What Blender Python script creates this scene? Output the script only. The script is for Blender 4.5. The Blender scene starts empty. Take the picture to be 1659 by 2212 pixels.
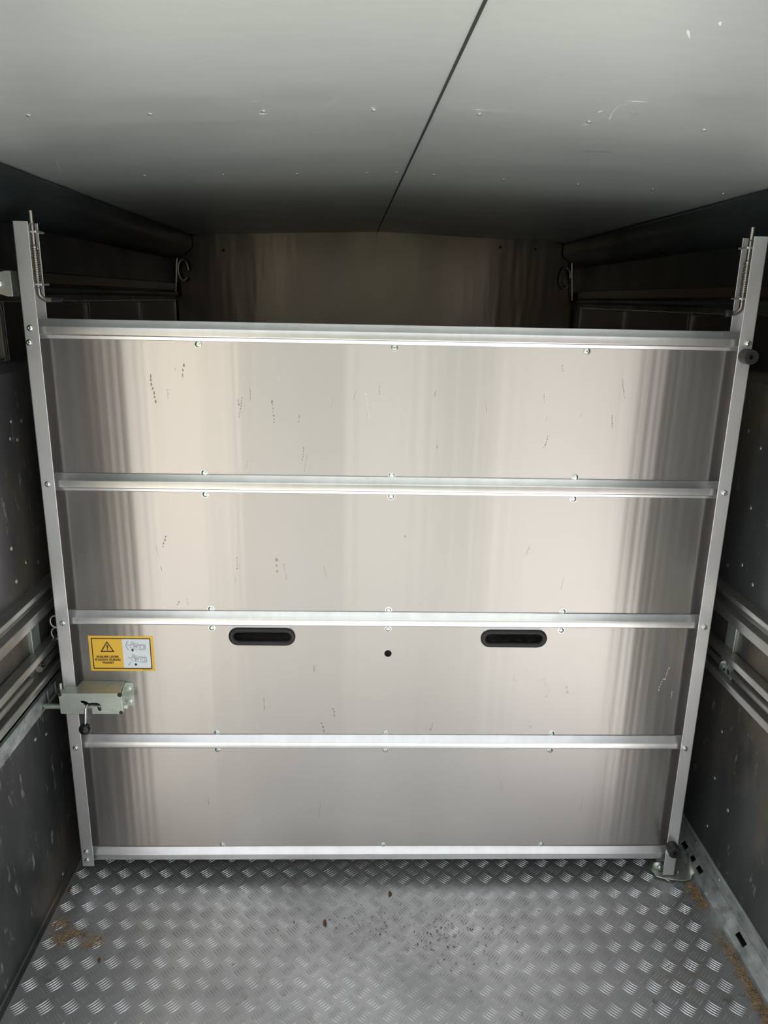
import bpy, math, random
from mathutils import Vector, Matrix
from mathutils.geometry import tessellate_polygon
random.seed(7)
C = bpy.context.scene.collection
PI = math.pi
H = 1.62                                  # height of the eye above the trailer floor

# ---------------------------------------------------------------- camera
W_, H_ = 1659, 2212
F_ = 1597.75
p_, y_, r_ = math.radians(16.055), math.radians(2.1955), math.radians(1.150)
f = Vector((math.sin(y_)*math.cos(p_), math.cos(y_)*math.cos(p_), -math.sin(p_)))
rt = Vector((math.cos(y_), -math.sin(y_), 0)); up = rt.cross(f)
rr = rt*math.cos(r_)+up*math.sin(r_); uu = -rt*math.sin(r_)+up*math.cos(r_)
cam = bpy.data.cameras.new('camera'); co = bpy.data.objects.new('camera', cam); C.objects.link(co)
cam.sensor_fit = 'HORIZONTAL'; cam.sensor_width = 36; cam.lens = F_/W_*36; cam.clip_start = 0.02
m = Matrix((rr, uu, -f)).transposed().to_4x4(); m.translation = Vector((0, 0, H)); co.matrix_world = m
bpy.context.scene.camera = co

# ---------------------------------------------------------------- world, sun, exposure
w = bpy.data.worlds.new('sky'); bpy.context.scene.world = w; w.use_nodes = True
nt = w.node_tree; nt.nodes.clear()
out = nt.nodes.new('ShaderNodeOutputWorld'); bg = nt.nodes.new('ShaderNodeBackground')
sky = nt.nodes.new('ShaderNodeTexSky'); sky.sky_type = 'HOSEK_WILKIE'
sky.sun_direction = Vector((0.5, 0.5, 0.7)).normalized(); sky.turbidity = 5.0; sky.ground_albedo = 0.4
mx = nt.nodes.new('ShaderNodeMixRGB'); mx.inputs[0].default_value = 0.85
mx.inputs[2].default_value = (.95, .98, 1.0, 1)
nt.links.new(sky.outputs[0], mx.inputs[1]); nt.links.new(mx.outputs[0], bg.inputs[0])
bg.inputs[1].default_value = 0.75
nt.links.new(bg.outputs[0], out.inputs[0])
sl = bpy.data.lights.new('sun', 'SUN'); sl.energy = 9.0; sl.angle = math.radians(1.0); sl.color = (1, .97, .92)
so = bpy.data.objects.new('sun', sl); C.objects.link(so)
so.rotation_euler = Vector((-0.30, -0.28, -0.90)).to_track_quat('-Z', 'Y').to_euler()
vs = bpy.context.scene.view_settings
vs.view_transform = 'Standard'; vs.look = 'None'; vs.gamma = 1; vs.use_curve_mapping = False
vs.exposure = 0.95

# ---------------------------------------------------------------- materials
def mat(name, col, metal=0.0, rough=0.5, spec=0.5, aniso=0.0, tangent=None, var=0.0, vscale=(4, 4, 4), rvar=0.0,
        bump=0.0, bscale=(40, 40, 40), spots=None, streak=0.0, sscale=(3, 3, .15), spots2=None):
    m = bpy.data.materials.new(name); m.use_nodes = True
    n = m.node_tree.nodes; l = m.node_tree.links
    b = n['Principled BSDF']
    b.inputs['Metallic'].default_value = metal; b.inputs['Roughness'].default_value = rough
    b.inputs['Specular IOR Level'].default_value = spec; b.inputs['Base Color'].default_value = (*col, 1)
    b.inputs['Anisotropic'].default_value = aniso
    if tangent:
        c = n.new('ShaderNodeCombineXYZ')
        for i in range(3): c.inputs[i].default_value = tangent[i]
        l.new(c.outputs[0], b.inputs['Tangent'])
    tc = n.new('ShaderNodeTexCoord')
    def noise(sc, detail=4, rough_=.6, s=1.0):
        mp = n.new('ShaderNodeMapping'); mp.inputs['Scale'].default_value = sc
        l.new(tc.outputs['Object'], mp.inputs[0])
        t = n.new('ShaderNodeTexNoise'); t.inputs['Scale'].default_value = s
        t.inputs['Detail'].default_value = detail; t.inputs['Roughness'].default_value = rough_
        l.new(mp.outputs[0], t.inputs[0]); return t.outputs[0]
    def ramp(src, a, bb):
        r = n.new('ShaderNodeMapRange'); r.inputs[1].default_value = a; r.inputs[2].default_value = bb
        l.new(src, r.inputs[0]); return r.outputs[0]
    cur = None
    def mixc(fac, colour):
        nonlocal cur
        x = n.new('ShaderNodeMixRGB'); l.new(fac, x.inputs[0])
        if cur is None: x.inputs[1].default_value = (*col, 1)
        else: l.new(cur, x.inputs[1])
        x.inputs[2].default_value = (*colour, 1); cur = x.outputs[0]
    if var:
        mixc(ramp(noise(vscale), .35, .7), tuple(c*(1-var) for c in col))
    for sp in (spots, spots2):
        if sp:   # (colour, scale, lo, hi)
            mixc(ramp(noise(sp[1], 5, .65), sp[2], sp[3]), sp[0])
    if cur is not None: l.new(cur, b.inputs['Base Color'])
    if rvar:
        r = n.new('ShaderNodeMapRange'); r.inputs[1].default_value = .3; r.inputs[2].default_value = .7
        r.inputs[3].default_value = rough-rvar; r.inputs[4].default_value = rough+rvar
        l.new(noise(vscale), r.inputs[0]); l.new(r.outputs[0], b.inputs['Roughness'])
    nrm = None
    for amt, sc, dist in ((streak, sscale, .02), (bump, bscale, .001)):
        if amt:
            bp = n.new('ShaderNodeBump'); bp.inputs['Strength'].default_value = amt; bp.inputs['Distance'].default_value = dist
            l.new(noise(sc, 3), bp.inputs['Height'])
            if nrm: l.new(nrm, bp.inputs['Normal'])
            nrm = bp.outputs[0]
    if nrm: l.new(nrm, b.inputs['Normal'])
    return m

M = {}
M['sheet'] = mat('brushed_aluminium_sheet', (.54, .515, .50), 1, .32, aniso=.96, tangent=(0, 0, 1), rvar=.0, vscale=(3, 3, 40),
                 streak=.11, sscale=(8, .01, .02), spots=((.52, .49, .46), (110, 110, 30), .72, .76), spots2=((.64, .63, .62), (70, 70, 14), .74, .78))
M['alu'] = mat('aluminium_extrusion', (.84, .835, .85), .85, .38, var=.10, vscale=(30, 30, 8), rvar=.06,
               spots=((.45, .44, .43), (60, 60, 30), .70, .76))
M['rail_alu'] = mat('gate_rail_aluminium', (.80, .80, .81), 1, .30, var=.10, vscale=(30, 30, 8))
M['alu_dull'] = mat('dull_aluminium_extrusion', (.50, .50, .48), .9, .38, var=.35, vscale=(14, 5, 14), rvar=.1)
M['zinc'] = mat('zinc_plated_steel', (.60, .66, .60), .8, .42, var=.2, vscale=(30, 30, 30), rvar=.08,
                spots=((.62, .56, .42), (14, 14, 14), .55, .7))
M['galv'] = mat('galvanised_steel', (.48, .53, .53), .5, .45, var=.6, vscale=(26, 16, 26), rvar=.1,
                spots=((.30, .17, .09), (22, 12, 22), .64, .72), spots2=((.50, .53, .50), (60, 30, 60), .6, .7), bump=.3, bscale=(120, 120, 120))
M['bolt'] = mat('bright_zinc_bolt', (.66, .70, .68), 1, .22)
M['steel'] = mat('round_steel_bar', (.42, .39, .35), 1, .28, var=.2, vscale=(60, 60, 20))
M['spring'] = mat('spring_steel', (.45, .41, .34), 1, .3)
M['black_plastic'] = mat('black_plastic', (.012, .013, .015), 0, .35)
M['knob'] = mat('glossy_black_knob', (.008, .008, .01), 0, .12)
M['rubber'] = mat('black_rubber', (.018, .018, .019), 0, .55, bump=.2, bscale=(300, 300, 300))
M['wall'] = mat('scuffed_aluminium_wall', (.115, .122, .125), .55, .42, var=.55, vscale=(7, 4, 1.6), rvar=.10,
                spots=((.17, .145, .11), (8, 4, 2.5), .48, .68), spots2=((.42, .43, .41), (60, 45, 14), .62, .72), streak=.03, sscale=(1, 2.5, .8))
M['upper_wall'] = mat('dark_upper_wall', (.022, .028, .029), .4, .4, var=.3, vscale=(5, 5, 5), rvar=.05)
M['ceiling'] = mat('grey_ceiling_sheet', (.80, .86, .84), .7, .40, var=.10, vscale=(3, 8, 3), rvar=.05,
                   spots=((.34, .27, .19), (4, 14, 4), .70, .80), streak=.02, sscale=(2, 3, 1))
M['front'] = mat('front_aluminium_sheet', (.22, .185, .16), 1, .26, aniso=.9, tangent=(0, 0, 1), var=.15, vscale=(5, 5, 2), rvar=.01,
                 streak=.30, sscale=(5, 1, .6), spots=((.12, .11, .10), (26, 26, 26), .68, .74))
M['floor'] = mat('tread_plate', (.68, .69, .71), .85, .40, var=.25, vscale=(4, 4, 4), rvar=.08,
                 spots=((.16, .14, .12), (28, 28, 28), .66, .76), spots2=((.30, .25, .18), (7, 7, 7), .62, .78))
M['cornice'] = mat('dark_cornice_tube', (.035, .048, .052), .4, .33, var=.3, vscale=(6, 3, 6), rvar=.06)
M['flap'] = mat('dark_flap_panel', (.045, .045, .042), .7, .3, var=.3, vscale=(6, 6, 6))
M['flap_edge'] = mat('flap_edge', (.5, .5, .48), 1, .25)
M['rivet'] = mat('rivet', (.55, .52, .47), .9, .35)
M['yellow'] = mat('yellow_vinyl', (.90, .55, .06), 0, .35)
M['white'] = mat('white_vinyl', (.80, .86, .92), 0, .35)
M['ink'] = mat('black_ink', (.03, .015, .015), 0, .5)
M['grey_ink'] = mat('grey_ink', (.13, .13, .18), 0, .5)
M['green_ink'] = mat('green_ink', (.05, .35, .22), 0, .5)
M['white_plastic'] = mat('white_plastic', (.75, .77, .80), 0, .4)
M['dark'] = mat('dark_cavity', (.02, .025, .028), 0, .6)  # near-black; mainly puts the darkness inside holes into the colour
M['straw'] = mat('straw', (.45, .30, .16), 0, .8, var=.6, vscale=(60, 60, 60))
M['leaf'] = mat('dead_leaf', (.16, .08, .04), 0, .7, var=.4, vscale=(60, 60, 60))
M['mark_dark'] = mat('dark_splash', (.30, .28, .26), .7, .4)
M['mark_light'] = mat('dried_splash', (.62, .62, .60), .6, .55)
M['scratch'] = mat('pale_scratch', (.85, .86, .84), .3, .5)
M['yard'] = mat('concrete_yard', (.42, .42, .41), 0, .9, var=.2, vscale=(.6, .6, .6))
M['ramp'] = mat('ramp_plate', (.62, .62, .60), .3, .5, var=.15, vscale=(5, 5, 5))
M['shell'] = mat('painted_shell', (.05, .06, .06), .2, .5)
M['seam'] = mat('seam_sealant', (.03, .032, .033), .3, .5)
M['reflect_brown'] = mat('reflected_brown', (.17, .15, .135), 0, .85, var=.2, vscale=(2, 2, 2))  # this and the next two colour the unseen shapes added for reflections
M['reflect_dark'] = mat('reflected_dark_green', (.06, .09, .03), 0, .8, var=.6, vscale=(3, 3, 3), bump=1, bscale=(5, 5, 5))
M['reflect_cream'] = mat('reflected_cream', (.55, .48, .38), 0, .85, var=.1, vscale=(1, 1, 1))

# ---------------------------------------------------------------- helpers
class MB:
    def __init__(s): s.v = []; s.f = []
    def add(s, vs, fs):
        o = len(s.v); s.v += [tuple(v) for v in vs]; s.f += [tuple(i+o for i in q) for q in fs]; return s
    def box(s, a, b):
        x0, y0, z0 = a; x1, y1, z1 = b
        return s.add([(x0,y0,z0),(x1,y0,z0),(x1,y1,z0),(x0,y1,z0),(x0,y0,z1),(x1,y0,z1),(x1,y1,z1),(x0,y1,z1)],
                     [(3,2,1,0),(4,5,6,7),(0,1,5,4),(1,2,6,5),(2,3,7,6),(3,0,4,7)])
    def tube(s, pts, rad, n=14, caps=True):
        pts = [Vector(p) for p in pts]; N = len(pts)
        if not isinstance(rad, (list, tuple)): rad = [rad]*N
        t0 = (pts[1]-pts[0]).normalized()
        a = t0.orthogonal().normalized(); vs = []; fs = []
        for i, p in enumerate(pts):
            t = (pts[min(i+1, N-1)]-pts[max(i-1, 0)]).normalized()
            a = (a-t*a.dot(t)).normalized(); b = t.cross(a)
            for k in range(n):
                th = 2*PI*k/n; vs.append(p+(a*math.cos(th)+b*math.sin(th))*rad[i])
        for i in range(N-1):
            for k in range(n):
                k2 = (k+1) % n; fs.append((i*n+k, i*n+k2, (i+1)*n+k2, (i+1)*n+k))
        if caps: fs.append(tuple(range(n-1, -1, -1))); fs.append(tuple((N-1)*n+k for k in range(n)))
        return s.add(vs, fs)
    def lathe(s, c, axis, prof, n=24):
        """prof: (distance along the axis, radius)"""
        ax = Vector(axis).normalized(); a = ax.orthogonal().normalized(); b = ax.cross(a); c = Vector(c)
        vs = []; fs = []
        for d, r in prof:
            for k in range(n):
                th = 2*PI*k/n; vs.append(c+ax*d+(a*math.cos(th)+b*math.sin(th))*max(r, 1e-5))
        for i in range(len(prof)-1):
            for k in range(n):
                k2 = (k+1) % n; fs.append((i*n+k, i*n+k2, (i+1)*n+k2, (i+1)*n+k))
        fs.append(tuple(range(n-1, -1, -1))); fs.append(tuple((len(prof)-1)*n+k for k in range(n)))
        return s.add(vs, fs)
    def sphere(s, c, r, n=20):
        return s.lathe(c, (0, 0, 1), [(-r*math.cos(PI*i/12), r*math.sin(PI*i/12)) for i in range(13)], n)
    def plate(s, outer, holes, fn, t):
        """2D outline with holes, fn(u, v, d) maps to 3D, d from 0 to t"""
        loops = [outer]+list(holes); vv = [Vector((a, b, 0)) for L in loops for a, b in L]
        tris = tessellate_polygon([[Vector((a, b, 0)) for a, b in L] for L in loops]); N = len(vv)
        vs = [fn(p.x, p.y, 0) for p in vv]+[fn(p.x, p.y, t) for p in vv]
        fs = [tuple(q) for q in tris]+[tuple(i+N for i in reversed(q)) for q in tris]
        o = 0
        for L in loops:
            n = len(L)
            for i in range(n):
                j = (i+1) % n; fs.append((o+i, o+j, o+j+N, o+i+N))
            o += n
        return s.add(vs, fs)
    def extrude(s, prof, p0, p1, closed=False):
        """profile of (dx,dz) or (dx,dy) 3D offsets swept from p0 to p1"""
        p0 = Vector(p0); p1 = Vector(p1); n = len(prof)
        vs = [p0+Vector(q) for q in prof]+[p1+Vector(q) for q in prof]
        fs = [(i, (i+1) % n, (i+1) % n+n, i+n) for i in range(n if closed else n-1)]
        if closed: fs += [tuple(range(n-1, -1, -1)), tuple(range(n, 2*n))]
        return s.add(vs, fs)
    def build(s, name, material, parent=None, bevel=0, smooth=True, seg=2, loc=None):
        me = bpy.data.meshes.new(name); me.from_pydata(s.v, [], s.f)
        import bmesh
        bm = bmesh.new(); bm.from_mesh(me); bmesh.ops.recalc_face_normals(bm, faces=bm.faces); bm.to_mesh(me); bm.free()
        me.materials.append(M[material] if isinstance(material, str) else material)
        o = bpy.data.objects.new(name, me); C.objects.link(o)
        if parent: o.parent = parent
        if loc: o.location = loc
        if bevel:
            b = o.modifiers.new('bevel', 'BEVEL'); b.width = bevel; b.segments = seg; b.limit_method = 'ANGLE'; b.angle_limit = .6
        if smooth:
            me.polygons.foreach_set('use_smooth', [True]*len(me.polygons))
            try: me.set_sharp_from_angle(angle=math.radians(35))
            except Exception: pass
        return o
def tag(o, label=None, cat=None, group=None, kind=None):
    for k, v in (('label', label), ('category', cat), ('group', group), ('kind', kind)):
        if v: o[k] = v
    return o
def empty(name, loc, rz=0, parent=None):
    o = bpy.data.objects.new(name, None); C.objects.link(o); o.location = loc; o.rotation_euler.z = rz
    o.empty_display_size = .05
    return o
def struct(o): o['kind'] = 'structure'; return o
def circle(cx, cy, r, n=20): return [(cx+r*math.cos(2*PI*i/n), cy+r*math.sin(2*PI*i/n)) for i in range(n)]
def stadium(x0, x1, z0, z1, r=None, n=10):
    r = r or (z1-z0)/2; pts = []
    for cx, cz, a in ((x1-r, z0+r, -90), (x1-r, z1-r, 0), (x0+r, z1-r, 90), (x0+r, z0+r, 180)):
        for i in range(n+1):
            t = math.radians(a+90*i/n); pts.append((cx+r*math.cos(t), cz+r*math.sin(t)))
    return pts
def roundrect(x0, x1, z0, z1, r, n=4): return stadium(x0, x1, z0, z1, r, n)

XL, XR = -.829, 1.012           # inner faces of the side walls
YC = .75                        # rear edge of the overhanging roof
Y0, Y1 = 1.05, 3.60              # open rear end, front wall
# ---------------------------------------------------------------- floor with five-bar tread
mb = MB(); mb.box((-.86, Y0, -.04), (1.08, Y1, 0))
s2 = math.sqrt(.5)
def tread(cx, cy, sgn):
    u = Vector((s2, s2*sgn, 0)); v = Vector((s2, -s2*sgn, 0))
    if v.y > 0: v = -v
    c0 = Vector((cx, cy, 0))
    for k in range(5):
        off = (k-2)*.0070
        L = .0180; wdt = .0021; hh = .0016
        vs = []
        base = c0+v*off
        vs.append(base-u*L+Vector((0, 0, 0)))
        for t in (-.55, 0, .55):
            q = base+u*(L*t)+v*(.0016*(1-t*t)*1.2)
            ww = wdt*(1-.45*abs(t)); h2 = hh*(1-.35*abs(t))
            vs += [q-v*ww+Vector((0, 0, -.0002)), q-v*ww*.35+Vector((0, 0, h2)), q+v*ww*.35+Vector((0, 0, h2)), q+v*ww+Vector((0, 0, -.0002))]
        vs.append(base+u*L)
        fs = [(0, 1, 2), (0, 2, 3), (0, 3, 4), (13, 10, 9), (13, 11, 10), (13, 12, 11)]
        for a in (1, 5):
            for b in range(3): fs.append((a+b, a+b+4, a+b+5, a+b+1))
        mb.add(vs, fs)
nx0 = int((-.80+.785)/.06)
for i in range(0, 30):
    for j in range(-19, 37):
        x = -.785+.06*i; y = 1.379+.0605*j
        if Y0+.03 < y < Y1-.03:
            if x < .985: tread(x, y, 1)
            if x+.03 < .975: tread(x+.03, y+.03, -1)
struct(mb.build('floor', 'floor'))

# ---------------------------------------------------------------- ceiling: two sheets meeting at a centre seam
def zc(x): return H+.296-.036*abs(x-.09)
mb = MB()
def csheet(x0, x1, n=14):
    xs = [x0+(x1-x0)*i/n for i in range(n+1)]
    ysn = 24; vs = []; fs = []
    for j in range(ysn+1):
        y = YC+(Y1-YC)*j/ysn
        for x in xs: vs.append((x, y, zc(x)))
    nn = n+1
    for j in range(ysn):
        for i in range(n): fs.append((j*nn+i, (j+1)*nn+i, (j+1)*nn+i+1, j*nn+i+1))
    k = len(vs)
    top = [(x0, YC, zc(x0)+.03), (x1, YC, zc(x1)+.03), (x1, Y1, zc(x1)+.03), (x0, Y1, zc(x0)+.03)]
    fs.append((k, k+1, k+2, k+3))
    fs += [(0, k, k+1, n), ((ysn)*nn, k+3, k+2, ysn*nn+n), (0, k, k+3, ysn*nn), (n, k+1, k+2, ysn*nn+n)]
    mb.add(vs+top, fs)
csheet(-.86, .09); csheet(.09, 1.08)
ceil = struct(mb.build('ceiling', 'ceiling'))
sm = MB()
sm.extrude([(-.0022, 0, 0), (-.0012, 0, -.0022), (.0012, 0, -.0022), (.0022, 0, 0)], (.128, YC, zc(.1)-.0012), (.081, Y1, zc(.09)-.0012), True)
sm.build('seam', 'seam', ceil)
def dome(parent, p, nrm, r, name='rivet', material='rivet', h=.4):
    mb = MB(); mb.lathe((0, 0, 0), nrm, [(-.001, r), (0, r), (r*h*.7, r*.75), (r*h, r*.3), (r*h, 0)], 12)
    return mb.build(name, material, parent, loc=p)
for x, y in [(-.534,1.34),(-.34,1.34),(-.156,1.33),(.0216,1.33),(.193,1.33),(.374,1.33),(.567,1.33),(-.329,1.95),(-.517,1.95),(-.1525,1.95),
             (.0156,1.95),(.089,1.95),(.1074,1.95),(.179,1.95),(.351,1.95),(.535,1.95),(.722,1.95),(.9,1.95),
             (-.236,2.56),(-.05,2.56),(.153,2.56),(.36,2.56),(-.489,3.15),(-.28,3.15),(-.08,3.15),(.17,3.15),(.37,3.15),(.58,3.15),(.78,3.15)]:
    dome(ceil, (x, y, zc(x)-.001), (0, 0, -1), .004)

sc = MB()
for L, wd in (([(-.638,1.715),(-.69,1.88),(-.735,1.98)], .0013), ([(.4,1.307),(.39,1.262),(.386,1.22),(.403,1.201)], .0022), ([(.368,1.354),(.38,1.343)], .007), ([(.37,1.265),(.371,1.250)], .006),
              ([(.352,.901),(.366,.927)], .004), ([(.374,.872),(.380,.884)], .004), ([(.771,2.113),(.854,2.163)], .0015), ([(-.169,1.268),(-.151,1.261)], .0008), ([(-.059,1.323),(-.023,1.206),(-.013,1.2)], .0007),
              ([(-.165,1.345),(-.150,1.342)], .012), ([(.016,1.31),(.026,1.31)], .008), ([(.18,1.30),(.20,1.30)], .006), ([(.39,1.192),(.42,1.190)], .0015)):
    for (x0, y0), (x1, y1) in zip(L, L[1:]):
        dx, dy = x1-x0, y1-y0; q = math.hypot(dx, dy); nx, ny = -dy/q*wd/2, dx/q*wd/2; zf = lambda x: zc(x)-.0006
        sc.add([(x0-dx*.1, y0-dy*.1, zf(x0)), (x0+dx*.3+nx, y0+dy*.3+ny, zf(x0)), (x1+dx*.1, y1+dy*.1, zf(x1)), (x0+dx*.3-nx, y0+dy*.3-ny, zf(x0))], [(0, 1, 2, 3)])
o = sc.build('scratch_marks', 'scratch', ceil, smooth=False); o['kind'] = 'stuff'
# ---------------------------------------------------------------- side walls (stepped sheets) and outer shell
def side(s):
    """s=-1 left, +1 right; offsets measured from the wall face outward"""
    xw = XL if s < 0 else XR
    low = -.826 if s < 0 else 1.03
    def P(o, z): return ((xw+s*o, 0, H+z))
    prof = [(low, 0, -.0), (low, 0, H-.97), (xw+s*.004, 0, H-.965), (xw, 0, H-.72), (xw, 0, H-.186), (xw+s*.022, 0, H-.162),
            (xw+s*.022, 0, H+.262), (xw+s*.05, 0, H+.262), (xw+s*.06, 0, -.05), (low, 0, -.05)]
    mb = MB(); mb.extrude(prof, (0, Y0, 0), (0, Y1+.0, 0), True)
    return mb
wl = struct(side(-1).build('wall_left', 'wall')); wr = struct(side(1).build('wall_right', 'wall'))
# flange of the left sheet lying on the floor
mb = MB(); mb.extrude([(-.826, 0, .006), (-.822, 0, .0025), (-.811, 0, .0022), (-.811, 0, .0004), (-.828, 0, .0004)], (0, Y0, 0), (0, Y1, 0), True)
mb.build('bottom_flange', 'wall', wl)
for y, z in [(1.718,-.68),(1.535,-1.067),(1.77,-1.138),(1.706,-1.113),(1.792,-.299),(1.844,-.306),(1.777,-.338),(1.812,-.347),(1.845,-.676),(1.781,-.653),(1.768,-1.59),(1.714,-.594),(1.40,-1.10)]:
    dome(wl, (XL+(.0 if z > -1 else .003), y, H+z), (1, 0, 0), .006)
for y, z in [(1.867,-.31),(1.799,-.342),(1.8,-.498),(1.865,-.679),(1.797,-.653),(1.733,-.683),(1.794,-1.149),(1.575,-1.022),(1.791,-1.298),(1.789,-1.458),(1.7,-1.336)]:
    dome(wr, (XR if z > -.9 else 1.03, y, H+z), (-1, 0, 0), .006)
# front wall with the rounded shoulders
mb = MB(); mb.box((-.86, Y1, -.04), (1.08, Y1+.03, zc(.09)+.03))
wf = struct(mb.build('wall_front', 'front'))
for x, z in [(.651,.2405),(.815,.236),(-.62,.20)]: dome(wf, (x, Y1, H+z), (0, -1, 0), .006, material='dark')

# roof cornices
def cornice(s):
    xw = XL if s < 0 else XR
    def q(o, z): return (xw-s*o, 0, H+z)
    pr = [q(-.022, .262), q(.062, .264), q(.070, .256), q(.072, .225), q(.068, .208), q(.055, .196), q(.030, .176), q(.005, .160), q(-.022, .155)]
    mb = MB(); mb.extrude(pr, (0, Y0, 0), (0, Y1-.01, 0), True)
    return mb.build('trim_1' if s < 0 else 'trim_2', 'cornice', bevel=.004)
struct(cornice(-1)); struct(cornice(1))

# upper wall lining between the cornice and the flaps
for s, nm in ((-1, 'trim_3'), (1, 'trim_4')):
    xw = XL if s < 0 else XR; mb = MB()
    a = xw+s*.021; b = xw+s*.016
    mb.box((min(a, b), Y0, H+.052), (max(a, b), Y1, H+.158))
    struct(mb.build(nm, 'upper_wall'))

# ---------------------------------------------------------------- things on the side walls
def wall_rail(s, name, profile_z, label, tube_z=None, straps=(), tube_y=None):
    xw = XL if s < 0 else XR
    root = empty(name, (xw-s*.0, 0.5*(Y0+Y1), H+min(z for _, z in profile_z)))
    tag(root, label, 'rail')
    L = (Y1-Y0)/2-.004; z0 = min(z for _, z in profile_z)
    mb = MB(); mb.extrude([(-s*o, 0, z-z0) for o, z in profile_z], (0, -L, 0), (0, L, 0), True)
    mb.build('channel', 'alu_dull', root, bevel=.0015)
    return root, z0
upper = [(-.001, -.727), (.029, -.731), (.029, -.744), (.010, -.746), (.008, -.770), (.029, -.776), (.029, -.802), (.022, -.803), (.020, -.792), (-.001, -.790)]
lower = [(-.001, -.888), (.027, -.888), (.029, -.891), (.029, -.906), (.024, -.908), (.003, -.904), (.003, -.958), (.026, -.958), (.029, -.961), (.029, -.977), (.022, -.978), (-.001, -.975)]
for s, side_ in ((-1, 'left'), (1, 'right')):
    r, _ = wall_rail(s, 'wall_rail', upper, 'upper of two grooved aluminium rails along the %s wall' % side_)
    r2, z0 = wall_rail(s, 'wall_rail', lower, 'lower of two grooved aluminium rails along the %s wall, with a tube inside' % side_)
    yc = .5*(Y0+Y1)
    mb = MB(); ye = 1.70 if s < 0 else 1.735
    mb.tube([(-s*.013, Y0+.02-yc, -.935-z0), (-s*.013, ye-.006-yc, -.935-z0), (-s*.013, ye-yc, -.935-z0)], [.0095, .0095, .006], 16)
    mb.build('groove_tube', 'alu_dull', r2)
    mb = MB(); mb.tube([(-s*.013, ye+.05-yc, -.935-z0), (-s*.013, Y1-.05-yc, -.935-z0)], .0095, 16)
    mb.build('groove_tube', 'alu_dull', r2)
    # upright straps between the rails
    for ya, yb in (((1.747, 1.80),) if s < 0 else ((1.762, 1.812),)):
        st = MB(); x = XL if s < 0 else XR
        st.box((-.003, ya, H-.888), (.003, yb, H-.79))
        st.box((-.003 if s > 0 else -.003, ya-.004, H-.888), (.008 if s < 0 else .003, ya, H-.79)) if s < 0 else st.box((-.008, ya-.004, H-.888), (.003, ya, H-.79))
        o = st.build('joining_strap', 'zinc', bevel=.001, loc=(x, 0, 0))
        tag(o, 'upright zinc strap between the two rails on the %s wall' % side_, 'strap')
# right-hand drilled plate with pin holes, in the lower rail
rt_ = empty('drilled_plate', (1.0, 1.77, H-.957)); tag(rt_, 'small zinc plate with round holes and a pin in the lower right rail groove', 'plate')
mb = MB()
mb.plate([(-.032, 0), (.032, 0), (.032, .045), (-.032, .045)], [circle(-.012, .012, .008), circle(.012, .012, .008), circle(.0, .032, .004)],
         lambda u, v, d: (0+d, u, v), .002)
mb.build('plate', 'zinc', rt_)
mb = MB(); mb.tube([(-.010, .008, .016), (.001, .014, .016)], .0060, 16, False); mb.tube([(-.010, .008, .016), (.001, .014, .016)], .0048, 16, False); mb.build('tube_socket', 'zinc', rt_)
mb = MB(); mb.tube([(.001, -.012, .012), (.012, -.012, .012)], .0078); mb.build('hole_shade_plug', 'dark', rt_)  # dark plug standing in for the shade inside the hole
mb = MB(); mb.box((-.004, -.034, 0), (.002, -.032, .036)); mb.build('plate_edge', 'zinc', rt_)
# left ring pin in the groove
mb = MB(); mb.tube([(-.798, 1.738, H-.917), (-.810, 1.75, H-.917)], .0058, 18, False); mb.tube([(-.798, 1.738, H-.917), (-.810, 1.75, H-.917)], .0042, 18, False)
tag(mb.build('tube_pin', 'bolt'), 'small hollow tube end poking out of the lower left rail groove', 'pin')
# two wire loops peeping past the left post
for k, zc_ in enumerate((-.842, -.876)):
    mb = MB(); pts = []
    for i in range(13):
        t = -PI/2-PI*i/12; pts.append((-.800+.013*math.cos(t)-.0, 1.84, H+zc_+.0165*math.sin(t)))
    pts = [(-.785, 1.84, pts[0][2])]+pts+[(-.785, 1.84, pts[-1][2])]
    mb.tube(pts, .0022, 8)
    tag(mb.build('wire_loop', 'alu'), ('upper' if k == 0 else 'lower')+' grey wire loop behind the left gate post between the wall rails', 'loop')

# slotted strip on the left wall
mb = MB()
slots = [[(a, .006), (b, .006), (b, .040), (a, .040)] for a, b in [(1.735+.0505*k, 1.779+.0505*k) for k in range(0, 30)] if b < 3.5]
mb.plate([(1.62 if False else Y0+.01, 0), (Y1-.01, 0), (Y1-.01, .047), (Y0+.01, .047)], slots, lambda u, v, d: (d, u, v), .003)
mb.box((-.012, Y0+.01, .0), (.0, Y1-.01, .003)); mb.box((-.012, Y0+.01, .0455), (.003, Y1-.01, .0475)); mb.box((-.012, Y0+.01, .0), (-.004, Y1-.01, .0475))
o = mb.build('slotted_strip', 'galv', loc=(-.8165, 0, H-1.054)); tag(o, 'galvanised slotted strip under the left wall rails taking the gate bolt', 'strip')

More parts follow.
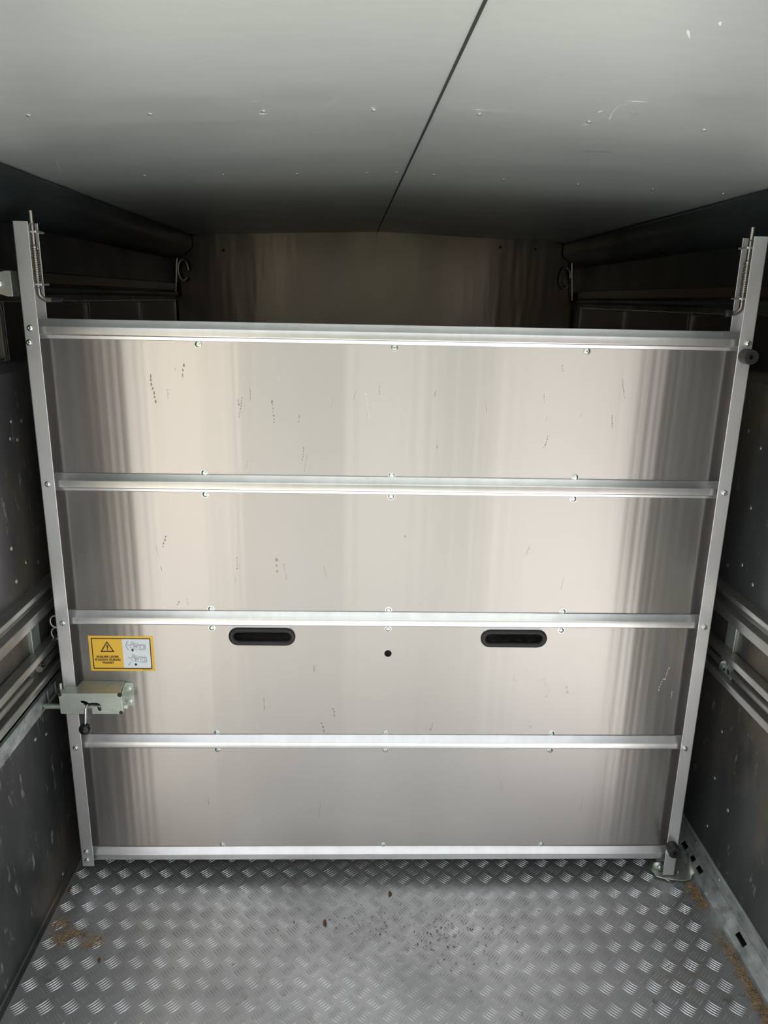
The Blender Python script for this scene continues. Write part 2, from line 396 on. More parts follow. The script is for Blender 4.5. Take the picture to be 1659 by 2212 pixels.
# floor rail on the right
r = empty('floor_rail', (1.0, 1.9, 0)); tag(r, 'galvanised slotted angle rail along the foot of the right wall', 'rail')
def frl(): 
    mb = MB()
    A = Vector((.994, 0, .020)); B = Vector((1.0228, 0, .050)); n = (B-A); L = n.length; e = n/L; nn = Vector((e.z, 0, -e.x))
    sl = []
    for (a, b) in [(1.49, 1.532), (1.742, 1.770), (1.790, 1.812), (1.842, 1.872), (1.20, 1.24), (2.1, 2.14), (2.4, 2.44), (2.8, 2.84), (3.2, 3.24)]:
        sl.append([(a, L*.38), (b, L*.38), (b, L*.72), (a, L*.72)])
    mb.plate([(Y0+.01, 0), (Y1-.01, 0), (Y1-.01, L), (Y0+.01, L)], sl, lambda u, v, d: tuple(Vector((A.x-1.0, u-1.9, A.z))+Vector((e.x*v, 0, e.z*v))+nn*d), .003)
    lip = [(-.006, 0, .0005), (-.006, 0, .020), (-.003, 0, .020), (-.003, 0, .0005)]
    mb.extrude(lip, (0, Y0+.01-1.9, 0), (0, Y1-.01-1.9, 0), True)
    fb = [(.0228, 0, .050), (.0285, 0, .083), (.0235, 0, .086), (.0255, 0, .092), (.0300, 0, .092), (.0300, 0, .050)]
    mb.extrude(fb, (0, Y0+.01-1.9, 0), (0, Y1-.01-1.9, 0), True)
    return mb
frl().build('angle', 'galv', r, bevel=.0008)
for y in (1.828, 1.68, 1.42):
    dome(r, (.026, y-1.9, .07), (-1, 0, .2), .006, 'rivet', 'rivet')

# dark flaps (vents) high on both walls
def flap(s, ya, yb, label):
    xw = (XL if s < 0 else XR)+s*.0215
    root = empty('vent_flap', (xw, (ya+yb)/2, H-.160)); tag(root, label, 'flap', 'vent flaps high on the side walls')
    L = (yb-ya)/2
    mb = MB(); mb.box((-.003, -L+.012, .004), (.003, L-.012, .132)); mb.build('panel', 'flap', root, bevel=.001)
    mb = MB()
    for z in (.002, .130): mb.box((min(0, -s*.008), -L+.008, z), (max(0, -s*.008), L-.008, z+.006))
    mb.build('hinge_edge', 'flap', root, bevel=.001)
    mb = MB(); mb.box((min(0, -s*.010), -L+.006, .136), (max(0, -s*.010), L-.006, .139)); mb.build('top_edge', 'flap_edge', root)
    for y in (-L+.009, L-.012):
        mb = MB(); mb.box((min(0, -s*.009), y, .0), (max(0, -s*.009), y+.002, .137)); mb.build('side_edge', 'flap_edge', root)
    mb = MB(); mb.box((min(0, -s*.006), L-.006, 0), (max(0, -s*.006), L+.006, .140)); mb.build('divider', 'black_plastic', root)
    return root
nmz = ['nearest the front wall', 'second from the front wall', 'third from the front wall', 'beside the gate post, nearest the opening', 'nearest the rear opening']
for k, (a, b) in enumerate([(3.0, 3.58), (2.42, 3.0), (1.84, 2.42), (1.26, 1.84)]):
    flap(-1, a, b, 'dark vent flap high on the left wall, '+nmz[k])
for k, (a, b) in enumerate([(2.937, 3.53), (2.338, 2.937), (1.74, 2.338), (1.14, 1.74)]):
    flap(1, a, b, 'dark vent flap high on the right wall, '+nmz[k])
# rails above the flaps
for s, side_ in ((-1, 'left'), (1, 'right')):
    xw = (XL if s < 0 else XR)
    mb = MB(); mb.box((min(0, -s*.020), Y0+.01, 0), (max(0, -s*.020), Y1-.06, .030))
    o = mb.build('upper_rail', mat('brown_rail_'+side_, (.12, .10, .085), .9, .35), bevel=.002, loc=(xw+s*.0215, 0, H+.021)); tag(o, 'flat brownish rail above the vent flaps on the %s wall' % side_, 'rail')
    mb = MB(); mb.tube([(0, Y0+.03, 0), (0, Y1-.04, 0)], .010, 16)
    o = mb.build('upper_tube', 'cornice', loc=(xw+s*.008, 0, H+.006)); tag(o, 'dark round tube just above the vent flaps on the %s wall' % side_, 'tube')

# tie rings in the front corners
for s, side_ in ((-1, 'left'), (1, 'right')):
    x = -.80 if s < 0 else .958
    rt2 = empty('tie_ring', (x, Y1-.03, H+.11)); tag(rt2, 'dark oval tie ring on a leaning bar in the front %s corner' % side_, 'ring')
    mb = MB(); pts = [(.022*math.cos(2*PI*i/24), 0, .045*math.sin(2*PI*i/24)) for i in range(22)]
    mb.tube(pts, .004, 8); mb.build('ring', 'steel', rt2)
    mb = MB(); mb.tube([(s*.022, .0, .09), (s*.040, 0, -.10)], .004, 8); mb.build('bar', 'steel', rt2)

# zinc bracket beside the left post
br = empty('corner_bracket', (-.80, 1.80, H+.02)); tag(br, 'pale zinc bracket with a round bolt left of the gate post top', 'bracket')
mb = MB()
mb.plate([(-.050, -.018), (-.008, -.031), (.004, -.031), (.004, .026), (-.008, .026), (-.050, .016)], [], lambda u, v, d: (u, d, v), .003)
mb.box((.002, 0, -.031), (.005, .035, .026))
mb.build('bracket_plate', 'zinc', br, bevel=.001)
mb = MB(); mb.lathe((-.0235, -.001, -.003), (0, -1, 0), [(0, .0075), (.004, .0070), (.006, .004), (.006, 0)], 16); mb.build('bolt_head', 'bolt', br)
mb = MB(); pts = [(-.852+.008*math.cos(2*PI*i/20), 1.835, H-.036+.009*math.sin(2*PI*i/20)) for i in range(21)]
mb.tube(pts, .0014, 8); tag(mb.build('wire_ring', 'bolt'), 'thin wire ring hanging under the zinc bracket on the left', 'ring')

# ---------------------------------------------------------------- THE GATE
G = empty('division_gate', (-.7368, 1.7731, 0), math.radians(-.4408))
tag(G, 'brushed aluminium dividing gate with five rails standing across the trailer', 'gate')
GW = 1.64
def xl(z): return -.0020+(z-.05)/1.5*.0045
def xr(z): return GW+.0030-(z-.05)/1.5*.0070
SH = .032                                   # sheet face depth behind the post fronts
KS = (1.7731+SH)/(1.7731+.018)
def SX(x): return (x-.7368)*KS+.7368        # measured on a plane .018 deep, moved out to the sheet's real depth
def SZ(z): return (z-H)*KS+H
RZ = [SZ(z) for z in (1.5357, 1.1708, .8084, .4432, .0773)]
# posts: U channels open towards the sheet
def post(s, z0, z1):
    fx = xl if s < 0 else xr
    t = .003; wv = .034; D = .056
    o = 1 if s < 0 else -1                  # towards the middle
    # plan profile, outer web at -wv, front flange at y 0..t, rear flange at D-t..D
    pr = [(0, .0), (-wv*o+.0025*o, 0), (-wv*o, .0025), (-wv*o, D-.0025), (-wv*o+.0025*o, D), (0, D), (0, D-t), (-wv*o+t*o, D-t), (-wv*o+t*o, t), (0, t)]
    vs = []; n = len(pr)
    for z in (z0, z1): vs += [(fx(z)+a, b, z) for a, b in pr]
    fs = [(i, (i+1) % n, (i+1) % n+n, i+n) for i in range(n)]
    mb = MB(); mb.add(vs, fs)
    for k in (0, n):   # caps as quads
        mb.add([vs[k+i] for i in range(n)], [(0, 1, 2, 8, 9), (2, 3, 7, 8), (3, 4, 5, 6, 7)])
    # pressed bead line near the outer edge
    mb.add([(fx(z0)-(wv-.006)*o, -.0002, z0), (fx(z0)-(wv-.0068)*o, -.0002, z0), (fx(z1)-(wv-.0068)*o, -.0002, z1), (fx(z1)-(wv-.006)*o, -.0002, z1)], [(0, 1, 2, 3)])
    ob = mb.build('post', 'alu', G, bevel=.0006)
    return ob
post(-1, .0504, 1.7702); post(1, .0140, 1.7734)
# sheet
mb = MB()
oz0, oz1 = .055, 1.556
holes = [stadium(SX(.4075), SX(.5745), SZ(.741), SZ(.783)), stadium(SX(1.072), SX(1.241), SZ(.740), SZ(.782)), circle(SX(.8232), SZ(.7143), .0098, 24)]
mb.plate([(xl(oz0)-.027, oz0), (xr(oz0)+.027, oz0), (xr(oz1)+.027, oz1), (xl(oz1)-.027, oz1)], holes, lambda u, v, d: (u, SH+d, v), .0025)
mb.build('sheet', 'sheet', G, smooth=False)
# splash marks and scuffs on the sheet
MARKS = [(0.301,1.45,4,5),(0.245,1.403,10,60),(0.28,1.392,6,20),(0.319,1.448,10,30),(0.453,1.361,6,45),(0.448,1.373,8,15),(0.477,1.395,5,30),(0.547,1.432,5,5),(0.531,1.351,8,50),(0.603,1.249,6,30),(0.609,1.226,4,40),(0.463,1.218,5,20),(0.48,1.213,5,25),(0.593,1.335,8,20),(0.924,1.403,5,15),(0.936,1.523,5,20),(0.789,1.411,5,25),(0.761,1.366,8,60),(0.675,1.376,3,20),(0.728,1.394,3,20),(0.935,1.272,10,8),(1.19,1.395,5,20),(1.2,1.345,5,15),(1.229,1.468,5,15),(1.285,1.354,4,6),(1.364,1.341,5,30),(1.383,1.421,5,40),(1.432,1.282,5,50),(1.204,1.287,6,30),(1.05,1.371,4,20),(0.15,1.054,4,4),(0.248,1.017,8,30),(0.229,0.992,6,30),(0.532,0.955,14,40),(0.553,0.938,5,40),(0.43,0.96,6,30),(0.424,0.918,4,15),(0.732,0.914,6,35),(0.656,0.939,4,25),(0.861,1.036,10,8),(1.277,0.913,4,30),(1.179,1.002,5,20),(0.298,0.852,8,20),(0.274,0.848,8,12),(0.236,0.944,5,14),(0.626,0.66,7,20),(0.489,0.555,6,35),(0.469,0.486,7,15),(0.679,0.53,8,25),(0.648,0.483,9,30),(0.95,0.485,8,22),(1.168,0.636,12,22),(1.254,0.626,9,22),(1.264,0.59,8,22),(1.316,0.601,10,25),(1.223,0.493,14,28),(1.333,0.636,6,14),(1.587,0.652,7,35),(1.575,0.619,7,35),(1.608,0.588,6,20),(1.47,0.668,5,10),(1.517,0.623,5,30),(1.442,0.508,6,60),(1.409,0.515,5,20),(0.287,0.458,3,8),(0.244,0.093,3,8),(0.039,0.226,8,5),(0.127,0.221,4,30),(1.156,0.29,4,30),(1.392,0.236,3,40),(0.324,0.244,6,20),(0.638,0.213,4,40)]
dk = MB(); lt_ = MB(); rnd = random.Random(3)
for i, (x, z, w, h) in enumerate(MARKS):
    tgt = lt_ if (i % 5 == 2 or 1.15 < x and .45 < z < .68) else dk
    w = w/850*.42; h = h/850*.5; lean = rnd.uniform(-.25, .30); cx_, cz_ = x, z
    for j in range(max(2, int(h/w))):
        t = (j+.5)/max(2, int(h/w))-.5
        zz = cz_+t*2*h; xx = cx_+lean*t*2*h+rnd.uniform(-w, w)*.3
        if not any(abs(zz-q) > .031 for q in RZ) or min(abs(zz-q) for q in RZ) < .032: continue
        r1 = w*rnd.uniform(.35, .8); r2 = h/max(2, int(h/w))*rnd.uniform(.5, 1.2)
        pts = [(xx+r1*rnd.uniform(.5, 1.1)*math.cos(a*PI/4), zz+r2*rnd.uniform(.6, 1.1)*math.sin(a*PI/4)) for a in range(8)]
        tgt.add([(a, SH-.0002, b) for a, b in pts], [tuple(range(8))])
for mb, mm in ((dk, 'mark_dark'), (lt_, 'mark_light')):
    o = mb.build('splash_marks', mm, G, smooth=False); o['kind'] = 'stuff'
# rails
for k, z in enumerate(RZ):
    mb = MB()
    fr = SH-.0155
    lo = .019 if k < 2 else .0115
    pr = [(0, SH-.0002, .0270), (0, SH-.003, .0268), (0, fr+.0022, .0112), (0, fr+.0006, .0098), (0, fr, .0082), (0, fr, -.0078), (0, fr+.0012, -.0094)]
    pr += [(0, SH-.0035, -.0100), (0, SH-.0022, -lo), (0, SH-.0002, -lo-.0004)] if k < 2 else [(0, SH-.0002, -.0105)]
    mb.extrude(pr, (xl(z)-.012, 0, z), (xr(z)+.012, 0, z), True)
    mb.build('rail', 'rail_alu', G, bevel=.0010, seg=3)
# button head bolts on the sheet
def bolt(parent, x, y, z, r=.0073, mat_='bolt', nut=False):
    mb = MB()
    mb.lathe((0, 0, 0), (0, -1, 0), [(-.0003, r*1.25), (.0008, r*1.25), (.0009, r), (.0020, r*.98), (.0036, r*.7), (.0040, r*.45), (.0024, r*.40), (.0024, 0)], 20)
    if nut: mb.lathe((0, 0, 0), (0, -1, 0), [(.0008, r*1.02), (.006, r*1.02), (.0065, r*.9)], 6)
    return mb.build('bolt', mat_, parent, loc=(x, y, z))
for zz in (1.510, 1.2010, 1.1463, .8396, .7858, .4746, .4211, .1073):
    for xx in (.361, .822, 1.281): bolt(G, SX(xx), SH, SZ(zz))
for xx, zz in [(-.0152,1.5402),(-.0209,1.5079),(-.014,1.1716),(-.015,.8041),(-.017,.4359),(-.0190,.0992),(-.0190,.0708)]:
    bolt(G, xx-.0010, 0, zz, .0060)
for xx, zz in [(1.657,1.5358),(1.6547,1.1708),(1.6559,.8052),(1.6529,.4387),(1.652,.0900)]:
    bolt(G, xx, 0, zz, .0058, nut=True)
# small tabs over the top row of bolts
for xx in (.361, .822, 1.281):
    mb = MB(); mb.box((SX(xx)-.005, SH-.0015, SZ(1.512)), (SX(xx)+.005, SH-.0002, SZ(1.522))); mb.build('bolt_tab', 'alu', G)
# rubber trims in the hand holes
for x0, x1, z0, z1 in ((.4040, .5780, .7370, .7868), (1.0685, 1.2445, .7360, .7860)):
    x0, x1, z0, z1 = SX(x0), SX(x1), SZ(z0), SZ(z1)
    mb = MB(); pts = stadium(x0+.0065, x1-.0065, z0+.0065, z1-.0065, n=10)
    P3 = [(a, SH-.001, b) for a, b in pts]; P3 = P3+[P3[0]]
    mb.tube(P3, .0070, 12, False)
    hd = mb.build('hand_hole_trim', 'rubber', G); hd['label'] = 'black rubber edging round the hand hole'
    mb = MB(); mb.box((x0+.008, SH-.0008, z1-.004), (x1-.015, SH+.0000, z1+.0088)); mb.build('packing_strip', 'white_plastic', G)
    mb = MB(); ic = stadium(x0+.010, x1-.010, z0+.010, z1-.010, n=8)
    mb.plate(ic, [], lambda u, v, d: (u, SH+.052+d, v), .003); mb.build('hole_shade_plate', 'dark', G)  # dark plate standing in for the unlit space beyond the hole
# rubber buffers on the hinge post
for z in (1.5062, .1146):
    mb = MB()
    mb.lathe((1.6555, 0, z), (0, -1, 0), [(0, .0178), (.028, .0178), (.030, .0160), (.030, .0125), (.028, .0120), (.028, .0088), (.0295, .0082), (.0295, .0062), (.027, .0056), (.015, .0046), (.015, 0)], 32)
    mb.build('rubber_buffer', 'rubber', G)

# sprung drop bolts at the post tops
def drop_bolt(s):
    x = -.0005 if s < 0 else 1.6430; o = 1 if s < 0 else -1; y = .030
    rb = MB(); lz = 1.612; R = .020
    pts = [(x, y, 1.795), (x, y, 1.70), (x, y, lz+.01)]
    for i in range(9):
        t = PI/2*i/8; pts.append((x+o*R*(1-math.cos(t)), y, lz+.006-R*math.sin(t)*.75))
    zl = lz+.006-R*.75; e = x+o*(.030 if s < 0 else .020); pts.append((e, y, zl))
    rb.tube(pts, .0057, 16)
    d = rb.build('drop_bolt', 'steel', G)
    sp = MB(); sp_p = []
    n = 15
    for i in range(n*12+1):
        th = 2*PI*i/12; sp_p.append((x+.0078*math.cos(th), y+.0078*math.sin(th), 1.716-(1.716-1.642)*i/(n*12)))
    sp.tube(sp_p, .0016, 6); sp.build('spring', 'spring', d)
    ws = MB(); ws.lathe((x, y, 1.7165), (0, 0, 1), [(0, .0098), (.0015, .0098)], 20); ws.build('washer', 'bolt', d)
    for z in (1.7500, 1.6370):
        g = MB(); a = x-o*.008; b = x+o*.016
        g.box((min(a, b), y-.018, z-.0022), (max(a, b), y+.026, z+.0022)); g.build('guide', 'alu', d, bevel=.0012)
    for z in (1.7665, 1.722, 1.6300):
        pn = MB(); pn.tube([(x-.0085, y-.004, z), (x+.0085, y-.004, z)], .0017, 8); pn.build('cross_pin', 'bolt', d)
    kb = MB()
    if s < 0: kb.tube([(e-.001, y, zl), (e+.024, y, zl+.0003), (e+.0255, y, zl)], [.0062, .0062, .0045], 16)
    else: kb.lathe((e+o*(-.002), y, zl), (o, 0, 0), [(0, .0055), (.006, .0060), (.009, .0085), (.014, .0098), (.019, .0085), (.022, .0045), (.0225, 0)], 18)
    kb.build('handle_grip', 'black_plastic', d)
drop_bolt(-1); drop_bolt(1)

# warning sticker
st = MB(); sx0, sx1, sz0, sz1 = SX(.0380), SX(.2060), SZ(.6590), SZ(.7605)
yS = SH-.0003
st.box((sx0, yS, sz0), (sx1, SH-.0001, sz1))
stk = st.build('warning_sticker', 'yellow', G); stk['label'] = 'yellow and white warning sticker reading ENSURE LEVER IS DOWN DURING TRANSIT'
def strip2(mb, pts, wd, y, closed=False):
    n = len(pts)
    for i in range(n if closed else n-1):
        a = Vector((pts[i][0], 0, pts[i][1])); b = Vector((pts[(i+1) % n][0], 0, pts[(i+1) % n][1]))
        e = (b-a).normalized()*wd/2; nn = Vector((-e.z, 0, e.x))
        mb.add([(p.x, y, p.z) for p in (a-e+nn, b+e+nn, b+e-nn, a-e-nn)], [(0, 1, 2, 3)])
def SP(u, v): return (sx0+u*(sx1-sx0), sz0+v*(sz1-sz0))      # 0..1 over the sticker
b0, b1, c0, c1 = .047, .950, .075, .925
wm = MB(); sp_x = .515
a = SP(sp_x, c0+.015); b = SP(b1-.008, c1-.015)
wm.add([(a[0], yS-.0001, a[1]), (b[0], yS-.0001, a[1]), (b[0], yS-.0001, b[1]), (a[0], yS-.0001, b[1])], [(0, 1, 2, 3)])
wm.build('white_field', 'white', stk, smooth=False)
im = MB()
strip2(im, [SP(b0, c0), SP(b1, c0), SP(b1, c1), SP(b0, c1)], .0026, yS-.0002, True)
tri = [SP(.185, .560), SP(.375, .560), SP(.282, .825)]
strip2(im, tri, .0028, yS-.0002, True)
strip2(im, [SP(.283, .650), SP(.283, .730)], .0032, yS-.0002)
im.plate([SP(.283+.010*math.cos(t*PI/6), .605+.016*math.sin(t*PI/6)) for t in range(12)], [], lambda u, v, d: (u, yS-.0002-d, v), .0001)
im.build('border_and_triangle', 'ink', stk, smooth=False)
def text(body, u, v, size, width, name='lettering'):
    cu = bpy.data.curves.new('txt', 'FONT'); cu.body = body; cu.size = size; cu.align_x = 'CENTER'; cu.align_y = 'CENTER'
    cu.offset = size*.04
    o = bpy.data.objects.new('txt', cu); C.objects.link(o)
    bpy.context.view_layer.update()
    me = bpy.data.meshes.new_from_object(o.evaluated_get(bpy.context.evaluated_depsgraph_get()))
    bpy.data.objects.remove(o)
    x, z = SP(u, v); ww = max(q.co.x for q in me.vertices)-min(q.co.x for q in me.vertices); sx = width/ww
    for q in me.vertices:
        p = q.co.copy(); q.co = Vector((x+p.x*sx, yS-.0003, z+p.y))
    me.materials.clear(); me.materials.append(M['ink'])
    ob = bpy.data.objects.new(name, me); C.objects.link(ob); ob.parent = stk
text('ENSURE LEVER', .275, .405, .0086, .0585); text('IS DOWN DURING', .275, .320, .0086, .0665); text('TRANSIT', .275, .235, .0086, .0315)
# the two drawings of the latch
dm = MB(); km = MB()
def latch_drawing(ox, oz, down):
    def Q(a, b): return SP(ox+a*.01, oz+b*.01)
    L = lambda pts, wd=.00075: strip2(dm, [Q(*p) for p in pts], wd, yS-.0003)
    L([(0, 11), (1.5, 14), (14, 11.5), (14.5, -1), (2, 2), (0, 5), (0, 11)], .0006)
    L([(1.5, 14), (7, 16.5), (18, 13.5), (14, 11.5)]); L([(2, 12.2), (13.6, 10.0)])
    L([(14.5, -1), (20, -2.5), (23, -1), (23, 13), (20, 14), (18, 13.5)]); L([(16, 11), (20, 12), (20, 1), (16, 0), (16, 11)]); L([(20, 12), (22.4, 11), (22.4, 2), (20, 1)], .0007)
    L([(1, 14), (1, 19), (2.5, 21), (4.5, 21), (5.5, 19), (5.5, 16)], .0006); L([(3, 18.5), (4, 18.5)], .0012)
    L([(5, 9.5), (6, 9), (8, 8), (10, 7.5), (10, 4.5)], .0014)
    if down:
        L([(-5.5, 12), (-3.5, 12), (0, 9)], .0006); L([(-5.5, 12), (-3, 9.5), (0, 8)], .0006); L([(5.5, 8), (5.5, 2)], .0010); L([(7, 7), (7, 2)], .0010)
        c = Q(6, -8)
    else:
        L([(-4, 13), (-2.5, 12), (-.5, 11)], .0014); L([(7, 8), (3, 2)], .0006); L([(8.5, 7), (4.5, 1)], .0006)
        c = Q(3, -2.5)
        strip2(km, [Q(-3, 23), Q(-5.5, 18), Q(-6.6, 12), Q(-6, 6), Q(-4, 0), Q(-2.8, -2)], .0011, yS-.0003)
    km.plate([(c[0]+.0032*math.cos(t*PI/8), c[1]+.0034*math.sin(t*PI/8)) for t in range(16)], [], lambda u, v, d: (u, yS-.0003-d, v), .0001)
latch_drawing(.640, .625, False); km.build('drawn_knob', 'ink', stk, smooth=False); dm.build('latch_drawing', 'grey_ink', stk, smooth=False)
dm = MB(); km = MB()
latch_drawing(.645, .270, True); km.build('drawn_knob', 'ink', stk, smooth=False); dm.build('latch_drawing', 'grey_ink', stk, smooth=False)
gm = MB(); strip2(gm, [SP(.588, .205), SP(.597, .16), SP(.628, .265)], .0011, yS-.0003); gm.build('green_tick', 'green_ink', stk, smooth=False)
pm = MB()
for i in range(15):
    if i == 8: continue
    strip2(pm, [SP(.80+i*.0085, .045), SP(.805+i*.0085, .045)], .0009, yS-.0003)
pm.build('small_print', 'ink', stk, smooth=False)

# latch box over the left post
FY = -.036
def lx(a): return -.0305+(a-540)*3.066e-4      # helper: plate drawing units to metres
def lzz(b): return .6220-(b-1230)*3.16e-4
hole = [(752, 1420), (750, 1345), (742, 1325), (722, 1318), (713, 1306), (720, 1297), (745, 1297), (762, 1304), (785, 1320), (815, 1316), (855, 1316), (876, 1328), (884, 1348), (882, 1384), (868, 1392), (855, 1384), (850, 1356), (838, 1346), (818, 1352), (804, 1372), (803, 1420)]
outer = [(lx(a), lzz(b)) for a, b in [(548, 1420), (540, 1412), (536, 1232)]]+[(lx(a), lzz(b)) for a, b in [(1066, 1230), (1068, 1412), (1060, 1420)]]
outer += [(lx(a), lzz(b)) for a, b in reversed(hole)]
mb = MB()
mb.plate(outer, [], lambda u, v, d: (u, FY+d, v), .0025)
X0, X1 = lx(538), lx(1066); Zt = .6225; Zb = lzz(1420)
# top plate: narrow in front of the post, full depth over the sheet
topo = [(X0+.006, FY), (X1-.004, FY), (.1195, SH-.001), (.0060, SH-.001), (.0035, -.001), (-.0300, -.001)]
mb.plate(topo, [], lambda u, v, d: (u, v, Zt-d), .0025)
boto = [(.050, FY), (X1-.004, FY), (.1195, SH-.001), (.050, SH-.001)]
mb.plate(boto, [], lambda u, v, d: (u, v, Zb+d), .0025)
lt = mb.build('latch_box', 'zinc', G, bevel=.0009); lt['label'] = 'pale zinc latch box fixed across the left gate post'
# side cheeks: left behind the bolt, right running back to the fixing tab
mb = MB(); mb.box((X0, FY, Zb+.002), (X0+.0025, -.001, Zt-.004)); mb.tube([(X0+.001, -.020, Zt-.004), (X0+.001, -.020, Zt+.020)], .0035, 10)
mb.build('left_cheek', 'zinc', lt, bevel=.0008)
mb = MB(); mb.add([(X1, FY+.001, Zb+.002), (X1, FY+.001, Zt-.004), (.1200, SH-.003, Zt-.005), (.1200, SH-.003, Zb-.008),
                   (X1-.0025, FY+.001, Zb+.002), (X1-.0025, FY+.001, Zt-.004), (.1175, SH-.003, Zt-.005), (.1175, SH-.003, Zb-.008)],
                  [(0, 1, 2, 3), (7, 6, 5, 4), (0, 4, 5, 1), (1, 5, 6, 2), (2, 6, 7, 3), (3, 7, 4, 0)])
mb.plate(roundrect(.1175, .1415, .5490, .6180, .004), [], lambda u, v, d: (u, SH-.0035+d, v), .0030)
mb.build('fixing_tab', 'zinc', lt, bevel=.0006)
for z in (.6000, .5625): b = bolt(lt, .1290, SH-.0035, z, .0055, nut=True)
mb = MB(); mb.tube([(-.0835, -.014, .5715), (-.078, -.014, .5715), (.136, -.014, .5715), (.1375, -.014, .5715)], [.0060, .0072, .0072, .0062], 20)
mb.build('bolt_bar', 'zinc', lt)
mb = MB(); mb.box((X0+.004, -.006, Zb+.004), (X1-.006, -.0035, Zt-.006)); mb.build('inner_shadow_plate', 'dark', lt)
for a, b, r_h in ((548, 1240, .0052), (1050, 1240, .0062), (1050, 1404, .0050)):
    mb = MB(); mb.lathe((lx(a), FY-.0006, lzz(b)), (0, 1, 0), [(0, r_h), (.001, r_h)], 16); mb.build('corner_relief', 'dark', lt)
mb = MB(); mb.tube([(.0405, -.020, .5930), (.0400, -.050, .585), (.0385, -.052, .560), (.0360, -.052, .540)], .0034, 14)
lv = mb.build('lever', 'bolt', lt)
mb = MB(); c = Vector((.0350, -.052, .5285)); mb.sphere(c, .0158, 28); mb.build('lever_knob', 'knob', lt)

# ---------------------------------------------------------------- hinge bracket on the floor, right
hb = empty('hinge_bracket', (.94, 1.78, 0)); tag(hb, 'bent zinc hinge bracket holding the foot of the right gate post to the floor rail', 'bracket')
mb = MB()
mb.plate([(-.052, -.018), (-.030, -.028), (.026, -.037), (.046, -.030), (.056, .015), (.060, .050), (-.045, .050), (-.060, .015)], [circle(-.034, .004, .005, 12)],
         lambda u, v, d: (u, v, .006+d), .003)
mb.build('base_plate', 'zinc', hb, bevel=.0008)
mb = MB(); mb.add([(.046, -.030, .006), (.046, -.030, .024), (.058, -.024, .026), (.064, .030, .036), (.064, .045, .036), (.056, .045, .008)], [(0, 1, 2, 3, 4, 5)])
mb.build('hooked_edge', 'zinc', hb).modifiers.new('s', 'SOLIDIFY').thickness = .0025
mb = MB(); mb.add([(-.056, .010, .008), (-.052, .010, .034), (-.034, .004, .040), (-.022, -.002, .010)], [(0, 1, 2, 3)])
mb.build('raised_ear', 'zinc', hb).modifiers.new('s', 'SOLIDIFY').thickness = .0025
mb = MB(); mb.lathe((-.036, .000, .024), (0, -1, .3), [(0, .007), (.004, .0065), (.006, .003), (.006, 0)], 6); mb.build('bolt_head', 'bolt', hb)
mb = MB(); mb.lathe((.012, -.012, .018), (1, -.3, 0), [(0, .006), (.004, .005), (.005, 0)], 6); mb.build('bolt_head', 'bolt', hb)
mb = MB(); mb.box((-.052, -.010, .0005), (.055, .040, .006)); mb.build('packer', 'rubber', hb)

# ---------------------------------------------------------------- straw and litter on the floor
def straw(name, pts, label, n, spread, L=(.003, .010), material='straw'):
    mb = MB()
    for _ in range(n):
        (ax, ay), (bx, by) = random.choice(pts); t = random.random()
        x = ax+(bx-ax)*t+random.gauss(0, spread); y = ay+(by-ay)*t+random.gauss(0, spread*1.3)
        x = min(max(x, -.806), .991)
        z = .0012+random.random()**2*.0045; a = random.random()*PI; l = random.uniform(*L)/2; wd = random.uniform(.0004, .0011)
        dx, dy = math.cos(a)*l, math.sin(a)*l; nx, ny = -math.sin(a)*wd, math.cos(a)*wd; dz = random.uniform(-.001, .001)
        mb.add([(x-dx-nx, y-dy-ny, z-dz), (x+dx-nx, y+dy-ny, z+dz), (x+dx+nx, y+dy+ny, z+dz), (x-dx+nx, y-dy+ny, z-dz), (x, y, z+.0009)], [(0, 1, 4), (1, 2, 4), (2, 3, 4), (3, 0, 4)])
    o = mb.build(name, material, smooth=False); tag(o, label, 'straw', kind='stuff'); return o
straw('straw_litter', [((.985, 1.72), (.985, 1.66)), ((.982, 1.56), (.987, 1.30)), ((.985, 1.40), (.985, 1.15)), ((.988, 1.50), (.988, 1.0))], 'orange brown straw litter along the foot of the right floor rail', 1900, .011)
straw('straw_litter', [((-.775, 1.568), (-.735, 1.575)), ((-.76, 1.590), (-.70, 1.585)), ((-.795, 1.62), (-.77, 1.62)), ((-.69, 1.557), (-.66, 1.56))], 'tan straw clump on the floor near the left wall', 480, .009)
straw('straw_litter', [((.84, 1.70), (.90, 1.60)), ((.82, 1.62), (.88, 1.45)), ((.75, 1.45), (.86, 1.4))], 'thin scattering of tan straw between the treads at the right', 260, .025, (.002, .006))
straw('floor_grime', [((.0, 1.60), (.5, 1.58)), ((.1, 1.62), (.3, 1.50)), ((-.2, 1.58), (.3, 1.60))], 'dark brown crumbs strewn across the middle of the floor', 230, .035, (.002, .007), 'leaf')
def leaf(x, y, r, label):
    mb = MB(); n = 9; vs = [(0, 0, .004)]
    for i in range(n):
        t = 2*PI*i/n; k = r*random.uniform(.6, 1.1); vs.append((k*math.cos(t)*.6, k*math.sin(t), random.uniform(.001, .004)))
    mb.add(vs, [(0, i+1, (i+1) % n+1) for i in range(n)])
    o = mb.build('dead_leaf', 'leaf', loc=(x, y, .001), smooth=False); tag(o, label, 'leaf')
leaf(-.800, 1.738, .011, 'brown dead leaf scrap by the left wall, the one nearer the gate')
leaf(-.640, 1.505, .008, 'small brown leaf scrap on the floor treads below the straw clump')
leaf(.104, 1.712, .012, 'tan leaf scrap on the floor just in front of the middle of the gate')
leaf(-.075, 1.612, .011, 'pale brown leaf scrap left of the middle of the floor')

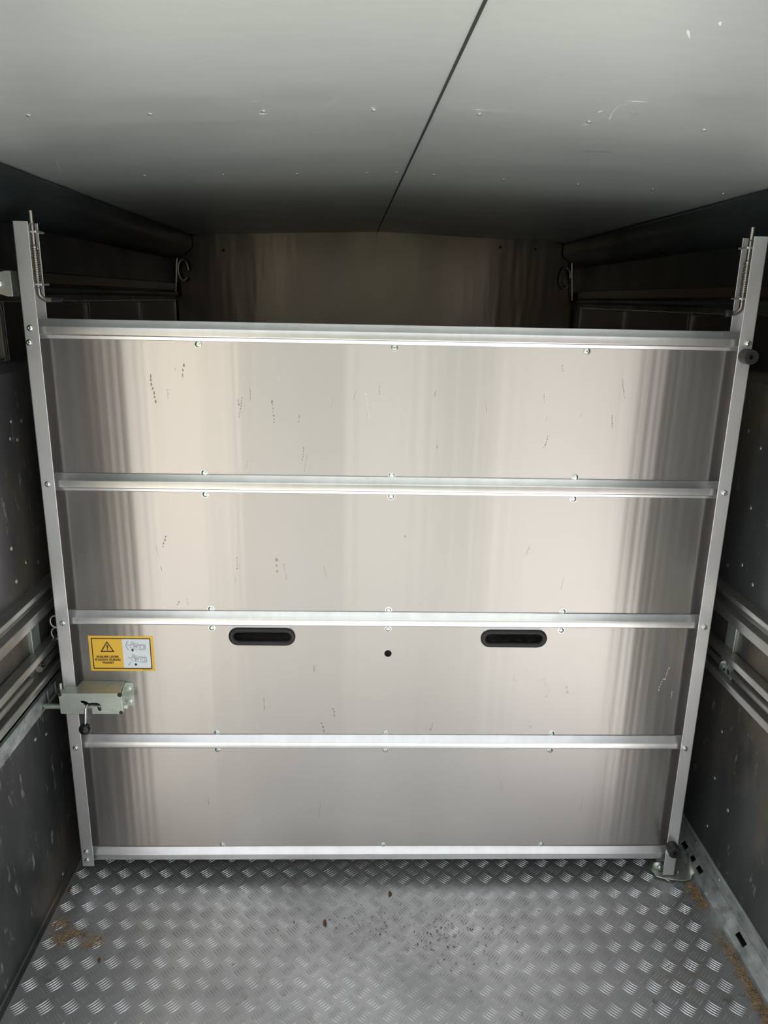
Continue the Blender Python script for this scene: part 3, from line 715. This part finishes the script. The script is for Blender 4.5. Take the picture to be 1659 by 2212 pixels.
# ---------------------------------------------------------------- outside: unseen yard, ramp and slabs added for reflections and bounce light
mb = MB(); mb.box((-30, -40, -.50), (30, 30, -.42)); struct(mb.build('yard', 'yard'))
rp = empty('added_tail_ramp', (.09, Y0-.02, -.03)); tag(rp, 'added unseen tail ramp bouncing light into the open rear end', 'ramp')  # added to bounce light at the ceiling, widened to even the gate reflection
mb = MB(); mb.add([(-.86, 0, 0), (1.25, 0, 0), (1.25, -1.75, -.38), (-.86, -1.75, -.38), (-.86, 0, -.03), (1.25, 0, -.03), (1.25, -1.75, -.41), (-.86, -1.75, -.41)],
                  [(0, 1, 2, 3), (7, 6, 5, 4), (0, 4, 5, 1), (1, 5, 6, 2), (2, 6, 7, 3), (3, 7, 4, 0)])
mb.build('ramp_board', 'ramp', rp)
for k in range(7):
    y = -.15-.24*k; mb = MB(); mb.box((-.80, y-.015, y*.217), (1.2, y+.015, y*.217+.018)); mb.build('foot_batten', 'alu', rp)
def outside(x0, x1, y, z1, name, m, d=.6):  # unseen block, added only for its reflection in the metal
    mb = MB(); mb.box((x0, y-d, -.42), (x1, y, z1)); return struct(mb.build(name, m))
outside(-2.35, -1.45, -4.0, 2.6, 'reflect_slab_cream', 'reflect_cream')  # added pale slab, makes the bright band left on the gate
outside(-.99, -.87, -2.2, 1.9, 'reflect_post_left', 'reflect_dark', .15)  # added dark post, makes the left grey band on the gate
outside(-.38, -.22, -2.2, 1.9, 'reflect_post_mid', 'reflect_dark', .15)  # added dark post, makes the grey band left of centre
outside(-.04, .02, -2.3, 1.9, 'reflect_strip_cream', 'reflect_cream', .1)  # added pale strip, makes a thin bright streak near the centre
outside(.68, .90, -2.2, 1.9, 'reflect_post_right', 'reflect_dark', .15)  # added dark post, makes the right grey band on the gate
outside(1.36, 5.5, -6.0, 3.4, 'reflect_slab_brown', 'reflect_brown')  # added wide slab, dims the reflection at the gate's right
outside(-1.1, -.60, -5.0, 3.0, 'reflect_slab_brown_mid', 'reflect_brown')  # added slab further back, darkens a band of the reflection
outside(-16, 14, -12.0, 4.2, 'added_horizon_hedge', 'reflect_dark', 1.5)  # unseen hedge added to darken the horizon mirrored in the upper gate
